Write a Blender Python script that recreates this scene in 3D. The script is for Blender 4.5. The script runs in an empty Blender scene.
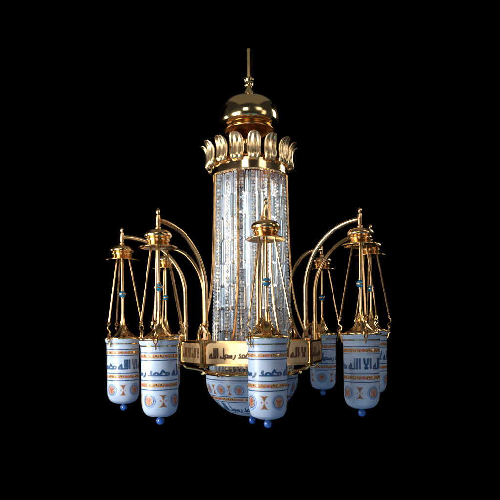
import bpy, math, random
from math import sin, cos, pi, radians as R_, sqrt, atan2
random.seed(7)
C = bpy.context.scene.collection

# ------------------------------------------------------------------ materials
def mat(name, base, metallic=0.0, rough=0.4, **kw):
    m = bpy.data.materials.new(name); m.use_nodes = True
    b = m.node_tree.nodes['Principled BSDF']
    b.inputs['Base Color'].default_value = (*base, 1)
    b.inputs['Metallic'].default_value = metallic
    b.inputs['Roughness'].default_value = rough
    for k, v in kw.items():
        b.inputs[k.replace('_', ' ')].default_value = v
    return m

def gold(name, base, rough, var=0.08, scale=18.0, bump=0.02):
    m = mat(name, base, 1.0, rough)
    nt = m.node_tree; N = nt.nodes; L = nt.links; b = N['Principled BSDF']
    tc = N.new('ShaderNodeTexCoord')
    n = N.new('ShaderNodeTexNoise'); n.inputs['Scale'].default_value = scale; n.inputs['Detail'].default_value = 3
    L.new(tc.outputs['Object'], n.inputs['Vector'])
    mr = N.new('ShaderNodeMapRange')
    mr.inputs['From Min'].default_value = .3; mr.inputs['From Max'].default_value = .7
    mr.inputs['To Min'].default_value = max(.02, rough-var); mr.inputs['To Max'].default_value = rough+var
    L.new(n.outputs['Fac'], mr.inputs['Value']); L.new(mr.outputs['Result'], b.inputs['Roughness'])
    if bump:
        bp = N.new('ShaderNodeBump'); bp.inputs['Strength'].default_value = bump; bp.inputs['Distance'].default_value = .01
        n2 = N.new('ShaderNodeTexNoise'); n2.inputs['Scale'].default_value = scale*1.6
        L.new(tc.outputs['Object'], n2.inputs['Vector'])
        L.new(n2.outputs['Fac'], bp.inputs['Height']); L.new(bp.outputs['Normal'], b.inputs['Normal'])
    return m

GOLD   = gold('polished_gold', (.84, .50, .20), .17, .06, 14, .05)
DGOLD  = gold('dome_gold', (.80, .56, .24), .14, .05, 10, .06)
PGOLD  = gold('panel_gold', (.96, .64, .32), .42, .06, 30, .03)
TUBEG  = gold('tube_gold', (.72, .43, .19), .22, .06, 20, .02)
PETG   = gold('petal_gold', (1.0, .69, .35), .30, .06, 20, .02)
BROWN  = mat('engraved_brown', (.10, .035, .01), .3, .45)
BLUEG  = mat('blue_glass', (.04, .17, .60), 0, .04, Coat_Weight=.6, Transmission_Weight=.5)
TEALG  = mat('teal_glass', (.012, .14, .25), 0, .05, Coat_Weight=.8)
CBLUE  = mat('enamel_blue', (.011, .052, .14), 0, .4)
LBLUE  = mat('enamel_pale_blue', (.17, .28, .50), 0, .4)
CRED   = mat('enamel_red', (.38, .09, .06), 0, .4)
COCHRE = mat('enamel_ochre', (.42, .18, .045), .1, .4)
CDARK  = mat('enamel_brown', (.16, .07, .05), 0, .4)

def frosted():
    m = mat('frosted_glass', (.66, .74, .90), 0, .42, Coat_Weight=.3, Coat_Roughness=.24)
    nt = m.node_tree; N = nt.nodes; L = nt.links; b = N['Principled BSDF']
    tc = N.new('ShaderNodeTexCoord'); n = N.new('ShaderNodeTexNoise'); n.inputs['Scale'].default_value = 9
    n.inputs['Detail'].default_value = 4
    L.new(tc.outputs['Object'], n.inputs['Vector'])
    cr = N.new('ShaderNodeValToRGB')
    cr.color_ramp.elements[0].position = .3; cr.color_ramp.elements[0].color = (.43, .51, .60, 1)
    cr.color_ramp.elements[1].position = .7; cr.color_ramp.elements[1].color = (.54, .62, .70, 1)
    L.new(n.outputs['Fac'], cr.inputs['Fac']); L.new(cr.outputs['Color'], b.inputs['Base Color'])
    t = N.new('ShaderNodeBsdfTranslucent'); t.inputs['Color'].default_value = (.55, .73, 1.0, 1)
    mx = N.new('ShaderNodeMixShader'); mx.inputs['Fac'].default_value = .3
    out = N['Material Output']
    L.new(b.outputs[0], mx.inputs[1]); L.new(t.outputs[0], mx.inputs[2]); L.new(mx.outputs[0], out.inputs['Surface'])
    return m
FROST = frosted()

def crystal(name, tint, df=.16):
    m = bpy.data.materials.new(name); m.use_nodes = True
    nt = m.node_tree; N = nt.nodes; L = nt.links
    for n in list(N):
        if n.type != 'OUTPUT_MATERIAL': N.remove(n)
    out = [n for n in N if n.type == 'OUTPUT_MATERIAL'][0]
    g = N.new('ShaderNodeBsdfGlass'); g.inputs['IOR'].default_value = 1.55; g.inputs['Roughness'].default_value = .03
    g.inputs['Color'].default_value = (*tint, 1)
    t = N.new('ShaderNodeBsdfTransparent'); t.inputs['Color'].default_value = (*tint, 1)
    d = N.new('ShaderNodeBsdfDiffuse'); d.inputs['Color'].default_value = (.62, .70, .76, 1)
    m1 = N.new('ShaderNodeMixShader'); m1.inputs['Fac'].default_value = .25
    L.new(g.outputs[0], m1.inputs[1]); L.new(t.outputs[0], m1.inputs[2])
    m2 = N.new('ShaderNodeMixShader'); m2.inputs['Fac'].default_value = df
    L.new(m1.outputs[0], m2.inputs[1]); L.new(d.outputs[0], m2.inputs[2])
    L.new(m2.outputs[0], out.inputs['Surface'])
    return m
CRYST = [crystal('clear_crystal', (.97, .98, 1.0), .04), crystal('cool_crystal', (.86, .93, 1.0), .12), crystal('warm_crystal', (1.0, .97, .90), .22), crystal('milky_crystal', (.93, .96, 1.0), .32), crystal('smoky_crystal', (.62, .70, .74), .05)]
CPICK = [0, 0, 1, 1, 2, 3, 3, 4, 4]

def emit(name, col, s):
    m = bpy.data.materials.new(name); m.use_nodes = True
    b = m.node_tree.nodes['Principled BSDF']
    b.inputs['Base Color'].default_value = (.8, .8, .8, 1)
    b.inputs['Emission Color'].default_value = (*col, 1); b.inputs['Emission Strength'].default_value = s
    return m
STREAK_GLOW = emit('streak_glow', (1.0, .95, .88), 1.7)  # glow of the tubes added behind the prisms
CORE = mat('core_liner', (.62, .66, .68), .35, .35)

# ------------------------------------------------------------------ mesh helpers
class MB:
    def __init__(s): s.v = []; s.f = []; s.m = []
    def add(s, vs, fs, mi=0):
        o = len(s.v); s.v += [tuple(p) for p in vs]
        for f in fs: s.f.append(tuple(o+i for i in f)); s.m.append(mi)
    def lathe(s, prof, n=48, c=(0, 0), mi=0, mod=None):
        vs = []; fs = []
        for j, (r, z) in enumerate(prof):
            for i in range(n):
                a = 2*pi*i/n; rr = r if mod is None else mod(r, z, a)
                vs.append((c[0]+rr*sin(a), c[1]-rr*cos(a), z))
        for j in range(len(prof)-1):
            for i in range(n):
                k = (i+1) % n
                fs.append((j*n+i, j*n+k, (j+1)*n+k, (j+1)*n+i))
        s.add(vs, fs, mi)
    def tube(s, path, rad, n=10, mi=0, closed=False):
        P = [tuple(p) for p in path]; m = len(P); vs = []; fs = []
        def sub(a, b): return [a[i]-b[i] for i in range(3)]
        def nrm(a):
            l = sqrt(sum(x*x for x in a)) or 1; return [x/l for x in a]
        def crs(a, b): return [a[1]*b[2]-a[2]*b[1], a[2]*b[0]-a[0]*b[2], a[0]*b[1]-a[1]*b[0]]
        up = None
        for j in range(m):
            if closed: t = nrm(sub(P[(j+1) % m], P[j-1]))
            else: t = nrm(sub(P[min(j+1, m-1)], P[max(j-1, 0)]))
            if up is None:
                up = [0, 0, 1] if abs(t[2]) < .9 else [1, 0, 0]
            d = sum(up[i]*t[i] for i in range(3)); up = nrm([up[i]-d*t[i] for i in range(3)])
            w = crs(t, up); r = rad(j/(m-1)) if callable(rad) else rad
            for i in range(n):
                a = 2*pi*i/n
                vs.append(tuple(P[j][q]+r*(cos(a)*up[q]+sin(a)*w[q]) for q in range(3)))
        for j in range(m if closed else m-1):
            jj = (j+1) % m
            for i in range(n):
                k = (i+1) % n
                fs.append((j*n+i, j*n+k, jj*n+k, jj*n+i))
        if not closed:
            fs.append(tuple(reversed(range(n)))); fs.append(tuple((m-1)*n+i for i in range(n)))
        s.add(vs, fs, mi)
    def prism(s, poly, fn0, fn1, mi=0):
        """poly: 2D outline; fn0/fn1 map (x,y) to the back/front 3D point"""
        n = len(poly)
        vs = [fn0(*p) for p in poly]+[fn1(*p) for p in poly]
        fs = [tuple(reversed(range(n))), tuple(n+i for i in range(n))]
        fs += [(i, (i+1) % n, n+(i+1) % n, n+i) for i in range(n)]
        s.add(vs, fs, mi)
    def box(s, x0, x1, y0, y1, z0, z1, xf=lambda p: p, mi=0, bev=0):
        s.prism([(x0+bev, z0), (x1-bev, z0), (x1, z0+bev), (x1, z1-bev), (x1-bev, z1), (x0+bev, z1), (x0, z1-bev), (x0, z0+bev)] if bev
                else [(x0, z0), (x1, z0), (x1, z1), (x0, z1)],
                lambda x, z: xf((x, y1, z)), lambda x, z: xf((x, y0, z)), mi)

def obj(name, mb, mats, parent=None, smooth=35, flip=True):
    me = bpy.data.meshes.new(name)
    off = parent['_base'] if parent is not None and '_base' in parent else (0, 0, 0)
    me.from_pydata([(x-off[0], y-off[1], z-off[2]) for x, y, z in mb.v], [], mb.f)
    for m in (mats if isinstance(mats, (list, tuple)) else [mats]): me.materials.append(m)
    me.polygons.foreach_set('material_index', mb.m)
    me.update()
    if flip:
        import bmesh
        b = bmesh.new(); b.from_mesh(me); bmesh.ops.recalc_face_normals(b, faces=b.faces); b.to_mesh(me); b.free()
    if smooth:
        me.shade_smooth(); me.set_sharp_from_angle(angle=R_(smooth))
    o = bpy.data.objects.new(name, me); C.objects.link(o)
    if parent is not None: o.parent = parent
    return o

def smoothpath(pts, n=8):
    """Catmull-Rom through points"""
    out = []; m = len(pts); d = len(pts[0])
    for i in range(m-1):
        p0 = pts[max(i-1, 0)]; p1 = pts[i]; p2 = pts[i+1]; p3 = pts[min(i+2, m-1)]
        for k in range(n):
            t = k/n
            out.append(tuple(.5*(2*p1[q]+(p2[q]-p0[q])*t+(2*p0[q]-5*p1[q]+4*p2[q]-p3[q])*t*t+(3*p1[q]-p0[q]-3*p2[q]+p3[q])*t**3) for q in range(d)))
    out.append(tuple(pts[-1])); return out

def pol(a, r, z): return (r*sin(a), -r*cos(a), z)     # angle 0 faces the viewer, positive to the right
def torus(mb, c, rad, r, axis, n=14, mi=0, sx=1, sz=1):
    """ring round c in the plane spanned by axis (2D horizontal unit vector) and z"""
    mb.tube([(c[0]+axis[0]*rad*sx*cos(t), c[1]+axis[1]*rad*sx*cos(t), c[2]+rad*sz*sin(t)) for t in [2*pi*i/n for i in range(n)]], r, 6, mi, closed=True)

# ------------------------------------------------------------------ lettering (strokes run right to left, x grows leftwards)
def ring(cx, cy, r, n=9): return [(cx+r*cos(2*pi*i/n+.4), cy+r*sin(2*pi*i/n+.4)) for i in range(n+1)]
G = {
 'alif': (1.9, [[(0, -.3), (0, 10)]]),
 'lam':  (1.9, [[(0, 10), (0, 0), (1.9, 0)]]),
 'lamF': (4.6, [[(0, 10), (0, 0), (3.2, 0), (3.4, 1.8)]]),
 'heF':  (3.7, [[(0, 0), (2.9, 0), (2.6, 2.2), (1.1, 4.6), (.9, .6)]]),
 'mim':  (3.4, [[(0, 0), (3.4, 0)], ring(1.4, 1.6, 1.4)]),
 'ha':   (4.6, [[(0, 0), (4.6, 0)], [(.1, 2.4), (1.7, 5.0), (3.8, .4)]]),
 'dalF': (4.8, [[(0, 0), (3.8, 0)], [(.8, .3), (1.9, 2.6), (1.2, 4.8)]]),
 'ra':   (3.6, [[(-.1, 3.0), (.2, .8), (1.2, -1.0), (2.6, -1.7)]]),
 'sin':  (5.0, [[(0, 2.9), (0, 0), (5.0, 0)], [(1.6, 2.7), (1.6, .3)], [(3.2, 2.7), (3.2, .3)]]),
 'waw':  (3.9, [ring(1.0, 1.7, 1.35), [(1.9, .6), (2.3, -.6), (3.4, -1.7)]]),
 'la':   (4.0, [[(.1, 10), (.3, 5), (2.3, .4)], [(2.7, 10), (2.4, 5), (.3, .3)], [(0, 0), (2.6, 0)]]),
 ' ':    (1.7, []),
}
W_LA = ['la']; W_ILAH = ['alif', 'lam', 'heF']; W_ILLA = ['alif', 'la']; W_ALLAH = ['alif', 'lam', 'lam', 'heF']
W_MUH = ['mim', 'ha', 'mim', 'dalF']; W_RAS = ['ra', 'sin', 'waw', 'lamF']
FULL = [W_LA, W_ILAH, W_ILLA, W_ALLAH, W_MUH, W_RAS, W_ALLAH]
def layout(words):
    x = 0; out = []; cen = []
    for w in words:
        x0 = x
        for g in w:
            adv, st = G[g]
            out += [[(x+px, py) for px, py in s] for s in st]; x += adv
        cen.append((x0+x-1)/2); x += G[' '][0]
    return out, x, cen
def ribbon(mb, pts, hw, fn, mi=0, maxstep=.6, layer=0):
    """flat stroke through 2D pts with mitred joints; fn maps (x, y, layer) to 3D"""
    P = [pts[0]]
    for a, b in zip(pts, pts[1:]):
        l = math.hypot(b[0]-a[0], b[1]-a[1]); k = max(1, math.ceil(l/maxstep))
        P += [(a[0]+(b[0]-a[0])*i/k, a[1]+(b[1]-a[1])*i/k) for i in range(1, k+1)]
    closed = math.hypot(P[0][0]-P[-1][0], P[0][1]-P[-1][1]) < 1e-6
    m = len(P); Lf = []; Rt = []
    for i in range(m):
        p = P[i]
        a = P[i-1] if i > 0 else (P[-2] if closed else None)
        b = P[i+1] if i < m-1 else (P[1] if closed else None)
        def nn(u, v):
            l = math.hypot(v[0]-u[0], v[1]-u[1]) or 1; return (-(v[1]-u[1])/l, (v[0]-u[0])/l)
        if a is None: n = nn(p, b); k = 1
        elif b is None: n = nn(a, p); k = 1
        else:
            n1 = nn(a, p); n2 = nn(p, b); n = (n1[0]+n2[0], n1[1]+n2[1]); l = math.hypot(*n)
            if l < .3: n = n1; k = 1
            else:
                n = (n[0]/l, n[1]/l); k = min(1.8, 1/max(.4, n[0]*n1[0]+n[1]*n1[1]))
        Lf.append((p[0]+n[0]*hw*k, p[1]+n[1]*hw*k)); Rt.append((p[0]-n[0]*hw*k, p[1]-n[1]*hw*k))
    vs = [fn(*q, layer) for q in Lf]+[fn(*q, layer) for q in Rt]
    mb.add(vs, [(i, i+1, m+i+1, m+i) for i in range(m-1)], mi)

# ------------------------------------------------------------------ things
def empty(name, base, label=None, cat=None, group=None):
    o = bpy.data.objects.new(name, None); C.objects.link(o); o.location = base; o.empty_display_size = .1
    o['_base'] = base
    if label: o['label'] = label
    if cat: o['category'] = cat
    if group: o['group'] = group
    return o

PHI = R_(5.5); HZ = 332.0; F = 123.0; D = 4.5
ANG = [PHI+pi/4*k for k in range(8)]           # arm directions, 0 = the one nearest the viewer, then to the right
def za(y): return (HZ-y)/F                     # heights measured on the axis

# ============ the chandelier body
ch = empty('chandelier', (0, 0, za(424)), 'tall gilt chandelier body with crystal column, petal crown, curved arms and inscribed octagonal gallery', 'chandelier')

m = MB(); m.lathe([(0, za(49)), (.0125, za(49)), (.0140, za(49.6)), (.0140, za(79)), (0, za(79))], 20)
obj('ceiling_rod', m, gold('rod_gold', (.58, .40, .16), .48, .05, 20, .02), ch)
m = MB()
m.lathe(smoothpath([(.014, za(78)), (.036, za(78.3)), (.043, za(80)), (.036, za(82))], 3) +
        smoothpath([(.034, za(82.4)), (.041, za(84.5)), (.038, za(87.0)), (.029, za(88.2))], 3) +
        smoothpath([(.030, za(89)), (.038, za(92)), (.052, za(95.2)), (.066, za(97))], 4), 40)
obj('neck_collar', m, DGOLD, ch)
m = MB()
m.lathe(smoothpath([(.050, za(96.8)), (.115, za(98.6)), (.165, za(101.6)), (.200, za(105)), (.224, za(110)), (.237, za(115.5)), (.239, za(120.5)), (.226, za(125.3)), (.182, za(129))], 6), 72)
obj('dome', m, DGOLD, ch)
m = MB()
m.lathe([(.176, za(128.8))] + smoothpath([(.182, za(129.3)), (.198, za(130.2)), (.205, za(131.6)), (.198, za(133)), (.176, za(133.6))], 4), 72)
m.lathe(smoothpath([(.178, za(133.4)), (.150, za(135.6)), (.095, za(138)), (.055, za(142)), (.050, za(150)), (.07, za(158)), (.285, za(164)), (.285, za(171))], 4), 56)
obj('dome_base', m, gold('bounce_tinted_gold', (.50, .24, .08), .24, .05, 14, .05), ch)  # red-brown of bounced reflections put into the gold's base colour

# octagonal crown band, petals
def octo(mb, ringpts, mi=0):
    """rings: list of (circumradius, z); vertices lie between the arms"""
    vs = []; fs = []
    for r, z in ringpts:
        for k in range(8): vs.append(pol(PHI+pi/8+k*pi/4, r, z))
    for j in range(len(ringpts)-1):
        for k in range(8):
            q = (k+1) % 8; fs.append((j*8+k, j*8+q, (j+1)*8+q, (j+1)*8+k))
    mb.add(vs, fs, mi)
m = MB(); zt = 1.330; zb = 1.243
m.lathe([(.285, zt), (.310, zt), (.316, zt-.004), (.316, zt-.010), (.311, zt-.014), (.311, zb+.014), (.317, zb+.010), (.317, zb+.003), (.312, zb), (.27, zb)], 96)
obj('crown_band', m, gold('band_gold', (.88, .58, .26), .13, .04, 12, .04), ch, smooth=20)

prof = smoothpath([(.322, 1.307), (.346, 1.315), (.357, 1.336), (.353, 1.372), (.350, 1.410), (.355, 1.448), (.375, 1.480), (.398, 1.496)], 4)
def halfw(v): return .0540*min(1, .66+v*.9)*sqrt(max(0, 1-max(0, (v-.60)/.40)**2.4))
for k in range(16):
    a = PHI+k*pi/8; m = MB(); nu = 18; nv = len(prof); vs = []; fs = []
    rnd = random.uniform(-.004, .004)
    for side in (0, 1):
        for j, (r, z) in enumerate(prof):
            v = j/(nv-1); w = max(halfw(v), .0015)
            for i in range(nu+1):
                u = i/nu*2-1
                flute = .0062*cos(u*2.7*pi)*min(1, v*5)*min(1, (1-v)*4)
                cup = -.013*u*u*(1-.6*v)                   # edges curl back a little
                rr = r+flute+cup+rnd*v-(.005 if side else 0)
                vs.append((rr*sin(a)+u*w*cos(a), -rr*cos(a)+u*w*sin(a), z))
    st = nv*(nu+1)
    for j in range(nv-1):
        for i in range(nu):
            q = j*(nu+1)+i
            fs.append((q, q+1, q+nu+2, q+nu+1)); fs.append((st+q+nu+1, st+q+nu+2, st+q+1, st+q))
    for j in range(nv-1):
        for i in (0, nu):
            q = j*(nu+1)+i; fs.append((q, q+nu+1, st+q+nu+1, st+q))
    m.add(vs, fs); obj('petal', m, PETG, ch, smooth=50)

# ---- crystal column
def rho(z):                                     # circumradius of the octagonal column
    t = (1.222-z)/1.40
    return .297+.030*t+.016*t*t
AP = cos(pi/8)
Z0, Z1 = 1.240, -.17
rows = 8; rl = (Z0-Z1)/rows
def crystal_rod(mb, ctr, az, yaw, w, zt, zb, mi=0):
    """long cut prism; ctr(z) -> (x, y); facets turned by yaw"""
    sec = [(-.5, -.1), (-.28, .42), (.28, .42), (.5, -.1), (.22, -.5), (-.22, -.5)]
    ca, sa = cos(az+yaw), sin(az+yaw)
    def P(s, z, k):
        x, y = ctr(z)
        u, d = s[0]*w*k, s[1]*w*.62*k
        return (x+u*ca+d*sa, y+u*sa-d*ca, z)
    zs = [(zt, .35), (zt-.010, 1), (zb+.012, 1), (zb, .3)]
    vs = [P(s, z, k) for z, k in zs for s in sec]; n = 6; fs = []
    for j in range(3):
        for i in range(n): fs.append((j*n+i, j*n+(i+1) % n, (j+1)*n+(i+1) % n, (j+1)*n+i))
    fs.append(tuple(range(n))); fs.append(tuple(3*n+i for i in range(n)))
    mb.add(vs, fs, mi)
def crystal_bead(mb, c, az, yaw, w, h, mi=0):
    ca, sa = cos(az+yaw), sin(az+yaw)
    def P(u, d, z): return (c[0]+u*ca+d*sa, c[1]+u*sa-d*ca, c[2]+z)
    vs = []
    for d, k in ((-.35, .68), (0, 1), (.35, .68)):
        for (x, z) in ((-1, -.86), (-.86, -1), (.86, -1), (1, -.86), (1, .86), (.86, 1), (-.86, 1), (-1, .86)):
            vs.append(P(x*w/2*k, d*w, z*h/2*k))
    fs = []
    for j in range(2):
        for i in range(8): fs.append((j*8+i, j*8+(i+1) % 8, (j+1)*8+(i+1) % 8, (j+1)*8+i))
    fs += [tuple(range(8)), tuple(16+i for i in range(8))]
    mb.add(vs, fs, mi)
NR = 6
for k in range(8):
    az = ANG[k]
    def ctr_at(uf, off=0):
        def f(z):
            r = rho(z)*AP-.010+off; u = uf*2*rho(z)*sin(pi/8)
            return (r*sin(az)+u*cos(az), -r*cos(az)+u*sin(az))
        return f
    for s in (-.405, 0, .405):                    # chains of square cut beads
        m = MB(); f = ctr_at(s, .002); nb = 50 if s else 54; ph = (Z0-Z1)/nb
        for i in range(nb):
            z = Z0-(i+.5)*ph; x, y = f(z)
            crystal_bead(m, (x, y, z), az, random.uniform(-.3, .3), .030, ph*.80, random.choice((0, 0, 3, 2, 1, 3)))
        m.tube([(*f(Z0-(Z0-Z1)*i/12), Z0-(Z0-Z1)*i/12) for i in range(13)], .0012, 5, 5)
        obj('crystal_chain', m, CRYST+[GOLD], ch, smooth=0)
    for i in range(NR):
        uf = (-.297, -.205, -.113, .113, .205, .297)[i]
        m = MB(); f = ctr_at(uf, random.uniform(-.004, .004))
        w = .0205
        for q in range(rows):
            zt_ = Z0-q*rl-.002; zb_ = Z0-(q+1)*rl+.003
            crystal_rod(m, f, az, random.uniform(-.22, .22), w*.90, zt_, zb_, random.choice(CPICK))
        obj('crystal_strand', m, CRYST, ch, smooth=0)
# inner pole, with added glow tubes set round it
m = MB(); m.lathe([(.0, 1.23), (.03, 1.23), (.03, -.16), (.0, -.16)], 20); obj('inner_pole', m, CORE, ch, smooth=30)
for q in range(16):                               # unseen glowing tubes, added to send white streaks through the prisms
    a = PHI+q*pi/8+.17; m = MB(); c = pol(a, .205, 0)[:2]
    ze = random.uniform(.16, .55); m.lathe([(0, 1.195), (.009, 1.195), (.009, ze), (0, ze)], 12, c=c)
    m.lathe([(0, 1.215), (.013, 1.215), (.013, 1.196), (0, 1.196)], 12, c=c, mi=1)
    obj('added_glow_tube', m, [STREAK_GLOW, GOLD], ch, smooth=40)

# gilt ribs at the corners of the column, flaring out to the gallery
for k in range(8):
    a = PHI+pi/8+k*pi/4; m = MB()
    pts = smoothpath([(rho(1.24)+.010, 1.246), (rho(.9)+.010, .9), (rho(.62)+.011, .62), (rho(.42)+.018, .42), (.365, .24), (.40, .10), (.45, -.02), (.50, -.085)], 5)
    w = .0105; vs = []; fs = []
    for r, z in pts:
        for (du, dr) in ((-w, 0), (-w*.5, .007), (w*.5, .007), (w, 0), (w*.6, -.006), (-w*.6, -.006)):
            rr = r+dr; vs.append((rr*sin(a)+du*cos(a), -rr*cos(a)+du*sin(a), z))
    for j in range(len(pts)-1):
        for i in range(6): fs.append((j*6+i, j*6+(i+1) % 6, (j+1)*6+(i+1) % 6, (j+1)*6+i))
    fs += [tuple(range(6)), tuple((len(pts)-1)*6+i for i in range(6))]
    m.add(vs, fs); obj('rib', m, TUBEG, ch, smooth=30)

# ---- inscribed gallery
RC = .58; AG = RC*cos(pi/8); HWID = RC*sin(pi/8)
GT, GB = -.065, -.245
txtA = layout([W_LA, W_ILAH, W_ILLA, W_ALLAH]); txtB = layout([W_MUH, W_RAS, W_ALLAH])
def rrect(x0, x1, z0, z1, r, n=6, low=.008):
    pts = []
    for cx, cz, a0, rr in ((x1-low, z0+low, -pi/2, low), (x1-r, z1-r, 0, r), (x0+r, z1-r, pi/2, r), (x0+low, z0+low, pi, low)):
        for i in range(n+1):
            a = a0+pi/2*i/n; pts.append((cx+rr*cos(a), cz+rr*sin(a)))
    return pts
for k in range(8):
    a = PHI+pi/8+k*pi/4
    def xf(p, a=a):                              # p = (along, depth from the face (positive inward), z)
        r = AG-p[1]; return (r*sin(a)+p[0]*cos(a), -r*cos(a)+p[0]*sin(a), p[2])
    m = MB(); hw = HWID-.026
    m.box(-hw, hw, .010, .022, GB+.004, GT-.004, xf)                     # back sheet
    m.box(-hw, hw, -.004, .024, GT-.012, GT, xf, bev=.003)                # rails
    m.box(-hw, hw, -.006, .024, GB, GB+.013, xf, bev=.003)
    m.prism(rrect(-hw+.006, hw-.006, GB+.016, GT-.015, .040), lambda x, z: xf((x, .0095, z)), lambda x, z: xf((x, .002, z)), 1)
    p = obj('inscribed_panel', m, [GOLD, PGOLD], ch, smooth=25)
    st, wd, _ = txtB if k % 2 == 1 else txtA
    sx = (2*hw-.05)/wd; sz = .0073; m = MB()
    for li, s in enumerate(st):
        ribbon(m, s, .68, lambda x, z, l: xf(((wd/2-.6-x)*sx, .0005-.00012*l, GB+.058+z*sz)), 0, 2.0, li)
    ins = obj('inscription', m, BROWN, None, smooth=0, flip=False)
    ins.data.transform(__import__('mathutils').Matrix.Translation(-ch.location)); ins.parent = p
# posts, arches over the corners
for k in range(8):
    a = ANG[k]
    def xf(p, a=a):
        r = RC-.010-p[1]; return (r*sin(a)+p[0]*cos(a), -r*cos(a)+p[0]*sin(a), p[2])
    m = MB()
    m.box(-.022, .022, -.006, .026, GB-.004, GT+.004, xf, bev=.003)
    m.box(-.027, .027, -.011, .030, GB-.014, GB-.0045, xf, bev=.003)
    m.box(-.027, .027, -.011, .030, GT+.0045, GT+.012, xf, bev=.002)
    m.box(-.008, .008, -.010, -.0065, GB+.012, GT-.014, xf)
    obj('corner_post', m, GOLD, ch, smooth=25)
    m = MB()                                       # pointed arch with an open eye
    out = [(-.060, .0), (-.060, .022), (-.050, .050), (-.030, .080), (0, .112), (.030, .080), (.050, .050), (.060, .022), (.060, .0)]
    inn = [(-.042, .0), (-.044, .020), (-.036, .046), (-.021, .070), (0, .093), (.021, .070), (.036, .046), (.044, .020), (.042, .0)]
    z0 = GT+.0125; n = len(out); vs = []
    for y in (-.006, .012):
        for P in (out, inn): vs += [xf((x, y+abs(x)*.35, z0+z)) for x, z in P]
    fs = []
    for i in range(n-1):
        fs += [(i, i+1, n+i+1, n+i), (2*n+i, 3*n+i, 3*n+i+1, 2*n+i+1), (i, 2*n+i, 2*n+i+1, i+1), (n+i, n+i+1, 3*n+i+1, 3*n+i)]
    fs += [(0, n, 3*n, 2*n), (n-1, 3*n-1, 4*n-1, 2*n-1)]
    m.add(vs, fs)
    for P, rr in ((out, .0055),):
        m.tube(smoothpath([xf((x, -.006+abs(x)*.35, z0+z)) for x, z in P], 3), rr, 6)
    obj('corner_arch', m, GOLD, ch, smooth=40)

# ---- bowl under the gallery
bowl_prof = smoothpath([(.375, za(371)), (.372, za(374)), (.373, za(379)), (.366, za(385)), (.346, za(391.5)), (.312, za(398)), (.262, za(404.5)), (.20, za(410)), (.12, za(413.6)), (.05, za(415.2)), (.0, za(415.6))], 6)
class Surf:
    """decor on a surface of revolution given by an outer profile (r, z): s = arc length at rref, z = height"""
    def __init__(s, prof, c=(0, 0)): s.p = prof
    def r(s, z):
        for (r0, z0), (r1, z1) in zip(s.p, s.p[1:]):
            if z1 <= z <= z0: return r0+(r1-r0)*((z0-z)/(z0-z1) if z0 > z1 else 0)
        return s.p[0][0] if z > s.p[0][1] else .001
    def pt(s, a, z, off):
        r = s.r(z); dz = .002; sl = (s.r(z+dz)-s.r(z-dz))/(2*dz); n = sqrt(1+sl*sl)
        return pol(a, r+off/n, z-off*sl/n)
def strip(mb, S, a0, a1, z0, z1, off, mi, n=None):
    n = n or max(2, int(abs(a1-a0)/.06)); vs = []
    nz = max(1, int(abs(z1-z0)/.012))
    for j in range(nz+1):
        vs += [S.pt(a0+(a1-a0)*i/n, z0+(z1-z0)*j/nz, off) for i in range(n+1)]
    mb.add(vs, [(j*(n+1)+i, j*(n+1)+i+1, (j+1)*(n+1)+i+1, (j+1)*(n+1)+i) for j in range(nz) for i in range(n)], mi)
def disc(mb, S, a, z, ra, rz, off, mi, r0=0, n=22):
    """ellipse (or ring from fraction r0) centred at (a, z); ra angular, rz height half-axes"""
    rings = [r0+(1-r0)*q/3 for q in range(4)] if r0 == 0 else [r0, 1]
    if r0 == 0: rings[0] = .02
    vs = []
    for q in rings: vs += [S.pt(a+ra*q*cos(2*pi*i/n), z+rz*q*sin(2*pi*i/n), off) for i in range(n)]
    mb.add(vs, [(j*n+i, j*n+(i+1) % n, (j+1)*n+(i+1) % n, (j+1)*n+i) for j in range(len(rings)-1) for i in range(n)], mi)
def tri(mb, S, a, z, wa, hz, off, mi):
    """small fan-shaped ornament, point at (a, z), opening to z+hz"""
    rowsn = 4; vs = []; fs = []
    for j in range(rowsn+1):
        t = j/rowsn; hw = wa*(.12+.88*t*t)
        for i in range(5): vs.append(S.pt(a+hw*(i/2-1), z+hz*t-(.12*hz*(1-(i/2-1)**2)*t), off))
    for j in range(rowsn):
        for i in range(4): fs.append((j*5+i, j*5+i+1, j*5+i+6, j*5+i+5))
    mb.add(vs, fs, mi)
# material slots on decorated glass: 0 frost 1 blue 2 pale blue 3 red 4 ochre 5 brown 6 gold
DECO = [FROST, CBLUE, LBLUE, CRED, COCHRE, CDARK, GOLD]
E = .0012
def line(mb, S, z, h, mi, off=E): strip(mb, S, 0, 2*pi, z-h/2, z+h/2, off, mi, 96)
def medallion(mb, S, a, z, rz, r):
    ra = rz/r
    disc(mb, S, a, z, ra*1.0, rz*1.0, E, 2, .84, 28)
    disc(mb, S, a, z, ra*.76, rz*.76, E, 1, .90, 28)
    disc(mb, S, a, z, ra*.56, rz*.64, E, 4, .86, 24)
    for q in range(6):
        t = q*pi/3+pi/6
        disc(mb, S, a+ra*.31*cos(t), z+rz*.35*sin(t), ra*.15, rz*.17, 2*E, (3, 4)[q % 2], 0, 10)
    disc(mb, S, a, z, ra*.17, rz*.18, 2.6*E, 3, 0, 10)
def xmotif(mb, S, a, z, h, r):
    for sg in (1, -1):
        tri(mb, S, a, z+sg*h*.05, h*.48/r, sg*h*.72, E, 4)
        tri(mb, S, a, z+sg*h*.22, h*.32/r, sg*h*.50, 2*E, 5)
    for sg in (-1, 1):
        disc(mb, S, a+sg*h*.30/r, z, h*.07/r, h*.09, E, 3, 0, 8)
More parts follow.
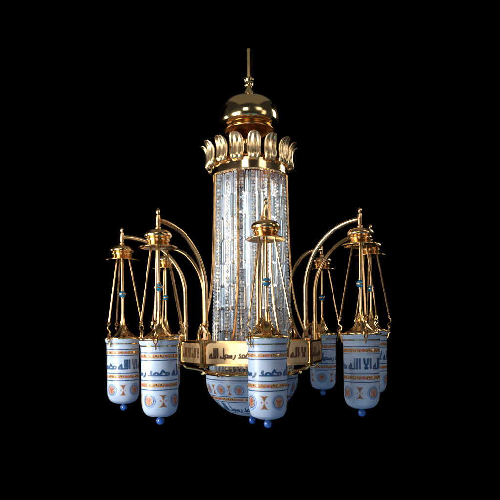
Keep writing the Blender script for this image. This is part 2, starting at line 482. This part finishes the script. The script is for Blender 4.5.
def goldband(mb, S, z, h, r, nrep, a_off, per=11):
    """interlaced gold band broken by red quatrefoils"""
    sec = 2*pi/nrep
    for q in range(nrep):
        c = a_off+q*sec; g = .030/r*.55
        strip(mb, S, c+g*.8, c+sec-g*.8, z-h*.5, z+h*.5, E, 4)
        a0 = c+g; a1 = c+sec-g; st = (a1-a0)/per
        for i in range(per):
            am = a0+(i+.5)*st
            disc(mb, S, am, z+(h*.14 if i % 2 else -h*.14), st*.34, h*.22, 2*E, (5, 6)[i % 2], 0, 8)
            disc(mb, S, am+st*.5, z+(h*.22 if i % 2 else -h*.22), st*.16, h*.14, 2.4*E, 0, 0, 7)
        disc(mb, S, c, z, g*.55, h*.50, E, 3, 0, 10)
        for sg in (-1, 1):
            disc(mb, S, c+sg*g*.5, z, g*.26, h*.26, 1.6*E, 3, 0, 8)

S = Surf(bowl_prof)
m = MB(); m.lathe(bowl_prof, 96)
inner = [(max(0, r-.006), z+.004) for r, z in bowl_prof]; m.lathe(inner, 96)
line(m, S, za(377.0), .008, 1); line(m, S, za(379.0), .004, 2)
for q in range(14):
    a = PHI+q*2*pi/14+.08
    medallion(m, S, a, za(386.0), .044, .363); xmotif(m, S, a+pi/14, za(386.0), .050, .363)
line(m, S, za(392.6), .006, 1); goldband(m, S, za(395.2), .022, .33, 12, .2, 7); line(m, S, za(398.0), .006, 1)
line(m, S, za(409.2), .005, 1)
bowl = obj('glass_bowl', m, DECO, ch, smooth=40)
st, wd, cen = layout(FULL); m = MB()
for rep in range(3):
    for li, s in enumerate(st):
        ribbon(m, s, .58, lambda x, y, l: S.pt(R_(-4)+(cen[4]-x)/wd*2*pi/3+rep*2*pi/3, za(407.2)+y*.0066, .0016+.00012*(l % 9)), 0, 1.0, li)
ins = obj('inscription', m, CBLUE, None, smooth=0, flip=False)
ins.data.transform(__import__('mathutils').Matrix.Translation(-ch.location)); ins.parent = bowl
m = MB(); m.lathe([(0, za(414.4)), (.016, za(414.6)), (.013, za(416.4))] + [(.030*sin(t), za(420.2)+.030*cos(t)) for t in [.45+(pi-.45)*i/12 for i in range(13)]], 24)
m2 = obj('drop_bead', m, BLUEG, None, smooth=40); m2.data.transform(__import__('mathutils').Matrix.Translation(-ch.location)); m2.parent = bowl
m = MB()
m.lathe(smoothpath([(.372, za(370)), (.384, za(370.5)), (.388, za(372.0)), (.382, za(373.4)), (.374, za(373.6))], 3), 80)
m.lathe([(.372, za(370)), (.30, za(369)), (.29, za(371))], 80)
obj('bowl_ring', m, GOLD, ch, smooth=50)
for k in range(8):                                # straps that carry the bowl ring
    a = ANG[k]; m = MB()
    m.tube(smoothpath([pol(a, .555, GB-.012), pol(a, .53, GB-.035), pol(a, .47, GB-.045), pol(a, .42, GB-.058), pol(a, .392, za(371)), pol(a, .400, za(373.5)), pol(a, .412, za(372.5))], 4), .0075, 8)
    obj('bowl_strap', m, GOLD, ch)
m = MB()                                          # fringe of short prisms between gallery and bowl
nf = 56
for i in range(nf):
    a = 2*pi*i/nf
    crystal_rod(m, lambda z, a=a: (.335*sin(a), -.335*cos(a)), a, random.uniform(-.25, .25), .026, -.175, za(369.6), 0)
obj('crystal_fringe', m, CRYST[1], ch, smooth=0)
m = MB(); m.lathe([(.30, -.165), (.345, -.165), (.350, -.170), (.345, -.176), (.30, -.176)], 64); obj('fringe_ring', m, GOLD, ch)

# ============ pendant lamps: proto built round its own axis
S_ = 148.4
def zl(y): return (HZ-y)/S_
def rl_(p): return p/S_
GRP = 'glass lamps hanging from the chandelier arms'
LB = (0, 0, zl(425.5))
def make_lamp():
    t = empty('hanging_lamp', LB, 'x', 'lamp', GRP)
    m = MB()
    m.lathe([(0, zl(209))] + smoothpath([(.004, zl(209.3)), (.0105, zl(211)), (.0125, zl(213)), (.009, zl(214.7)), (.006, zl(215.5))], 3)
            + [(.0135, zl(215.8)), (.0145, zl(216.4)), (.0145, zl(226.2)), (.0135, zl(226.6)), (.010, zl(227))]
            + smoothpath([(.012, zl(227.2)), (.018, zl(228)), (.018, zl(229.4)), (.013, zl(230.2))], 3), 20)
    obj('finial', m, TUBEG, t)
    m = MB()
    m.lathe(smoothpath([(.010, zl(229.8)), (.042, zl(230.6)), (.070, zl(232.0)), (.087, zl(234.2)), (.0925, zl(236.6)), (.087, zl(238.7)), (.075, zl(239.7))], 4)
            + smoothpath([(.074, zl(239.8)), (.080, zl(240.6)), (.080, zl(241.8)), (.072, zl(242.5))], 3)
            + smoothpath([(.070, zl(243)), (.074, zl(243.8)), (.084, zl(244.9)), (.102, zl(246.2)), (.121, zl(247.3)), (.1285, zl(248.0)), (.128, zl(248.7)), (.120, zl(248.5))], 4)
            + [(.095, zl(247.0)), (.05, zl(246.4)), (0, zl(246.3))], 56)
    obj('cap', m, GOLD, t)
    m = MB(); m.lathe([(0, zl(246)), (.0095, zl(246)), (.0095, zl(317)), (0, zl(317))], 14); obj('stem', m, TUBEG, t)
    m = MB(); zc = zl(288.2)
    m.lathe([(.0115, zc+.029)] + [(.029*sin(a), zc+.027*cos(a)) for a in [.3+(pi-.6)*i/14 for i in range(15)]] + [(.0115, zc-.029)], 28)
    b = obj('glass_ball', m, TEALG, t)
    m = MB(); m.lathe([(.0285, zc+.004), (.0305, zc+.002), (.0305, zc-.002), (.0285, zc-.004)], 28)
    for sg in (1, -1): m.lathe([(.0096, zc+sg*.034), (.014, zc+sg*.032), (.014, zc+sg*.027), (.0096, zc+sg*.026)], 16)
    obj('ball_fitting', m, GOLD, None).parent = t
    bpy.data.objects[[o.name for o in t.children if o.name.startswith('ball_fitting')][0]].data.transform(__import__('mathutils').Matrix.Translation([-x for x in LB]))
    m = MB()
    m.lathe(smoothpath([(.0115, zl(312)), (.013, zl(316)), (.020, zl(321)), (.033, zl(327)), (.055, zl(332.5)), (.085, zl(336.6)), (.108, zl(338.4)), (.110, zl(339.2)), (.10, zl(339.4))], 4), 72,
            mod=lambda r, z, a: r*(1+.07*min(1, max(0, (r-.015)/.05))*cos(8*a)))
    obj('smoke_bell', m, GOLD, t, smooth=60)
    # glass shade and its painted decor
    outer = smoothpath([(.1365, zl(340.2)), (.1345, zl(343)), (.1275, zl(346.5)), (.1245, zl(351)), (.1235, zl(370)), (.1230, zl(395)), (.1215, zl(404)), (.113, zl(410)), (.095, zl(414)), (.062, zl(416.4)), (.025, zl(417.2)), (0, zl(417.3))], 5)
    Sf = Surf(outer); m = MB()
    m.lathe(outer, 72); m.lathe([(max(0, r-.006), z+.003) for r, z in outer], 72)
    m.lathe([(.1305, zl(340.2)+.003), (.1365, zl(340.2))], 72)
    r0 = .1235
    line(m, Sf, zl(346.2), .008, 6, .0018)
    for y in (352.7, 360.2, 380.0, 388.8): line(m, Sf, zl(y), .0062, 1)
    goldband(m, Sf, zl(356.5), .024, r0, 4, R_(12)); goldband(m, Sf, zl(384.4), .024, r0, 4, R_(12))
    for q in range(4):
        medallion(m, Sf, R_(45)+q*pi/2, zl(399.6), .048, r0); xmotif(m, Sf, q*pi/2, zl(399.6), .056, r0)
    sh = obj('glass_shade', m, DECO, t, smooth=40)
    st, wd, cen = layout(FULL); m = MB()
    for li, s in enumerate(st):
        ribbon(m, s, .68, lambda x, y, l: Sf.pt(-x/wd*2*pi, zl(375.0)+y*.0070, .0016+.00012*(l % 9)), 0, 1.0, li)
    i_ = obj('inscription', m, CBLUE, None, smooth=0, flip=False); i_.data.transform(__import__('mathutils').Matrix.Translation([-x for x in LB])); i_.parent = sh
    m = MB(); m.lathe([(0, zl(416.6)), (.020, zl(416.8)), (.014, zl(417.8)), (.012, zl(418.3))] + [(.027*sin(a), zl(421.6)+.0265*cos(a)) for a in [.5+(pi-.5)*i/12 for i in range(13)]], 24)
    d_ = obj('drop_bead', m, BLUEG, None, smooth=40); d_.data.transform(__import__('mathutils').Matrix.Translation([-x for x in LB])); d_.parent = sh
    m = MB(); m.lathe(smoothpath([(.108, zl(339)), (.132, zl(338.8)), (.139, zl(339.4)), (.141, zl(340.3)), (.138, zl(341.2)), (.133, zl(341))], 3), 64); obj('rim_ring', m, GOLD, t, smooth=50)
    for q in range(3):
        m = MB(); y0, y1 = 247, 321; p0 = pol(0, .058, zl(y0)); p1 = pol(0, .150, zl(y1)); m.tube([p0, p1], .0062, 8)
        rod = obj('suspension_rod', m, TUBEG, t); rod.rotation_euler.z = q*2*pi/3
        m = MB(); ax = (0, 1)
        torus(m, pol(0, .1515, zl(323.2)), .012, .0042, (1, 0))
        m.tube(smoothpath([pol(0, .150, zl(325)), pol(0, .163, zl(326.5)), pol(0, .164, zl(329.3)), pol(0, .150, zl(331)), pol(0, .140, zl(333)), pol(0, .145, zl(335.4)), pol(0, .156, zl(336)), pol(0, .158, zl(334.4))], 4), .0046, 7)
        torus(m, pol(0, .152, zl(339.6)), .022, .0045, (1, 0), 18, sx=.55, sz=1.5)
        m.tube(smoothpath([pol(0, .147, zl(343.5)), pol(0, .144, zl(346)), pol(0, .139, zl(349.4))], 4), .0055, 7)
        hk = obj('hook', m, GOLD, t); hk.rotation_euler.z = q*2*pi/3
    return t, cen, wd
proto, CEN, WD = make_lamp()
def copy_tree(o, parent=None):
    c = o.copy(); C.objects.link(c)
    if parent: c.parent = parent
    for q in sorted(o.children, key=lambda x: x.name): copy_tree(q, c)
    return c
# angle index, measured x / disc y / bead y in the photograph, facing word and its angle, decor turn, rod turn, label
LAMPS = [
 (0, 265.5, 238.0, 424.0, 4,   9, -11, [-47, 73, 193], 'glass lamp hanging nearest, right in front of the crystal column'),
 (1, 360.0, 244.0, 412.5, 3, -24,  -6, [0, 122, -120], 'front lamp of the right-hand pair, its glass covering most of another lamp'),
 (2, 370.3, 255.0, None,  1,   0,  25, [60, 180, -62], 'lamp at the far right, mostly hidden behind the larger lamp of its pair'),
 (3, 322.0, 266.0, 395.0, 5,  20,  40, [85, 205, -40], 'small dim lamp at the back, between the column and the right-hand pair'),
 (4, None,  None,  None,  3,   0,   0, [0, 120, 240], 'lamp hanging at the very back behind the crystal column'),
 (5, 165.5, 268.0, None,  2,   0,  10, [85, 200, -45], 'lamp at the back left, seen only as cap and rods behind the bright white lamp'),
 (6, 122.0, 258.8, 407.8, 3,   4,  -2, [-30, 88, -148], 'white lamp farthest left, slightly smaller and lower capped than its bright neighbour'),
 (7, 158.0, 246.2, 421.0, 4,  -3,   9, [0, 118, -117], 'large bright white lamp second from the left, in front of the left arms'),
]
ROLL = math.tan(R_(.62)); lamp_pos = {}
for n_, (k, x, yd, yb, word, wa, deco, rods, lab) in enumerate(LAMPS):
    th = ANG[k]; sc = F/(1-cos(th)/D)
    if x is None: px, dz = sin(th), 0
    else:
        u = x-251.4+(HZ-yd)*ROLL; px = u/sc
        yc = yd+u*ROLL; e = [(HZ-yc)/sc-zl(247)]
        if yb: e.append((HZ-(yb+u*ROLL))/sc-zl(421.5))
        dz = sum(e)/len(e)
    t = proto if n_ == 0 else copy_tree(proto)
    pos = (px, -cos(th), dz); lamp_pos[k] = pos
    t.location = (px, -cos(th), dz+LB[2]); t['label'] = lab
    face = math.atan2(px, D-cos(th))               # direction back to the viewer, as a turn
    rq = 0; hq = 0
    for c in t.children:
        nm = c.name.split('.')[0]
        if nm == 'suspension_rod': c.rotation_euler.z = R_(rods[rq]); rq += 1
        elif nm == 'hook': c.rotation_euler.z = R_(rods[hq]); hq += 1
        elif nm == 'glass_shade':
            c.rotation_euler.z = R_(deco)-face
            for g in c.children:
                if g.name.startswith('inscription'): g.rotation_euler.z = CEN[word]/WD*2*pi+R_(wa)-R_(deco)
        elif nm == 'smoke_bell': c.rotation_euler.z = random.uniform(0, 1)
# arms from the gallery corners to the lamps
for k in range(8):
    px, py, dz = lamp_pos[k]; r = math.hypot(px, py); a = atan2(px, -py)
    a0 = ANG[k]; a = a0+((a-a0+pi) % (2*pi)-pi); b0 = .530; ze = zl(221)+dz; zs = .30
    pts = [pol(a0, b0, GT-.02), pol(a0, b0, .1), pol(a0, b0, .2)]
    n = 22
    for i in range(n+1):
        t = pi/2*i/n; f = (1-cos(t)); aa = a0+(a-a0)*f; rr = b0+(r-.012-b0)*f
        pts.append(pol(aa, rr, zs+(ze-zs)*sin(t)))
    m = MB(); m.tube(pts, .0165, 14)
    for zz, rr in ((.055, .024), (.075, .021)):
        m.lathe([(.016, zz-.010), (rr, zz-.007), (rr, zz+.007), (.016, zz+.010)], 18, c=pol(a0, b0, 0)[:2])
    obj('arm', m, TUBEG, ch, smooth=50)

for o in list(bpy.data.objects):
    if '_base' in o: del o['_base']

# ------------------------------------------------------------------ black backdrop far behind
m = MB(); n = 24; vs = []
for i in range(n+1):
    a = R_(-75+150*i/n); vs += [(9*sin(a), 9*cos(a), -7), (9*sin(a), 9*cos(a), 9)]
m.add(vs, [(2*i, 2*i+2, 2*i+3, 2*i+1) for i in range(n)])
bd = obj('backdrop', m, mat('black_velvet', (.0001, .0001, .0001), 0, 1.0, Specular_IOR_Level=0.0)); bd['kind'] = 'structure'

# ------------------------------------------------------------------ lamps of the studio
w = bpy.data.worlds.new('World'); bpy.context.scene.world = w; w.use_nodes = True
w.node_tree.nodes['Background'].inputs[0].default_value = (.9, .95, 1, 1); w.node_tree.nodes['Background'].inputs[1].default_value = .03
from mathutils import Vector
def area(name, loc, target, sx, sy, power, col=(1, 1, 1)):
    l = bpy.data.lights.new(name, 'AREA'); l.shape = 'RECTANGLE'; l.size = sx; l.size_y = sy; l.energy = power; l.color = col
    o = bpy.data.objects.new(name, l); C.objects.link(o); o.location = loc
    o.rotation_euler = (Vector(target)-Vector(loc)).to_track_quat('-Z', 'Y').to_euler(); return o
area('softbox_key',  (-2.6, -2.15, .2),  (-.4, -.4, -.1), 1.3, 2.4, 158)
area('softbox_far_left', (-4.6, -5.4, .3), (0, 0, 0), 2.0, 2.6, 38)
area('softbox_side', (4.8, -3.2, .9),  (0, 0, .3), 1.4, 3.2, 24, (1, .95, .89))
area('softbox_high',  (-1.2, -5.2, 2.5),   (0, 0, 1.5), 1.4, 1.1, 36)
area('softbox_high_right',  (2.9, -3.9, 2.9),   (0, 0, 1.4), 1.5, 1.2, 17)
area('softbox_rim',  (-6.2, 1.2, .4),   (0, 0, 0), 1.4, 2.8, 90)
area('softbox_rim_right',  (5.4, 2.3, 3.4),   (0, 0, 1.7), 1.8, 2.4, 100)
area('ceiling_bounce', (0, -.5, 5.5), (0, 0, 0), 6, 6, 14, (1, .95, .80))
area('floor_bounce', (0, -2.6, -3.2), (0, 0, 0), 6, 4, 58, (.24, .56, 1))

# ------------------------------------------------------------------ camera
cam = bpy.data.cameras.new('camera'); co = bpy.data.objects.new('camera', cam); C.objects.link(co)
cam.sensor_width = 36; cam.lens = 36*F*D/500; cam.shift_y = (HZ-250)/500; cam.clip_end = 60
co.location = (-.0115, -D, 0); co.rotation_euler = (pi/2, R_(.62), 0)
s = bpy.context.scene; s.camera = co
s.view_settings.view_transform = 'Standard'; s.view_settings.look = 'None'
s.cycles.max_bounces = 14; s.cycles.transmission_bounces = 12; s.cycles.glossy_bounces = 6; s.cycles.transparent_max_bounces = 16
s.cycles.use_denoising = True
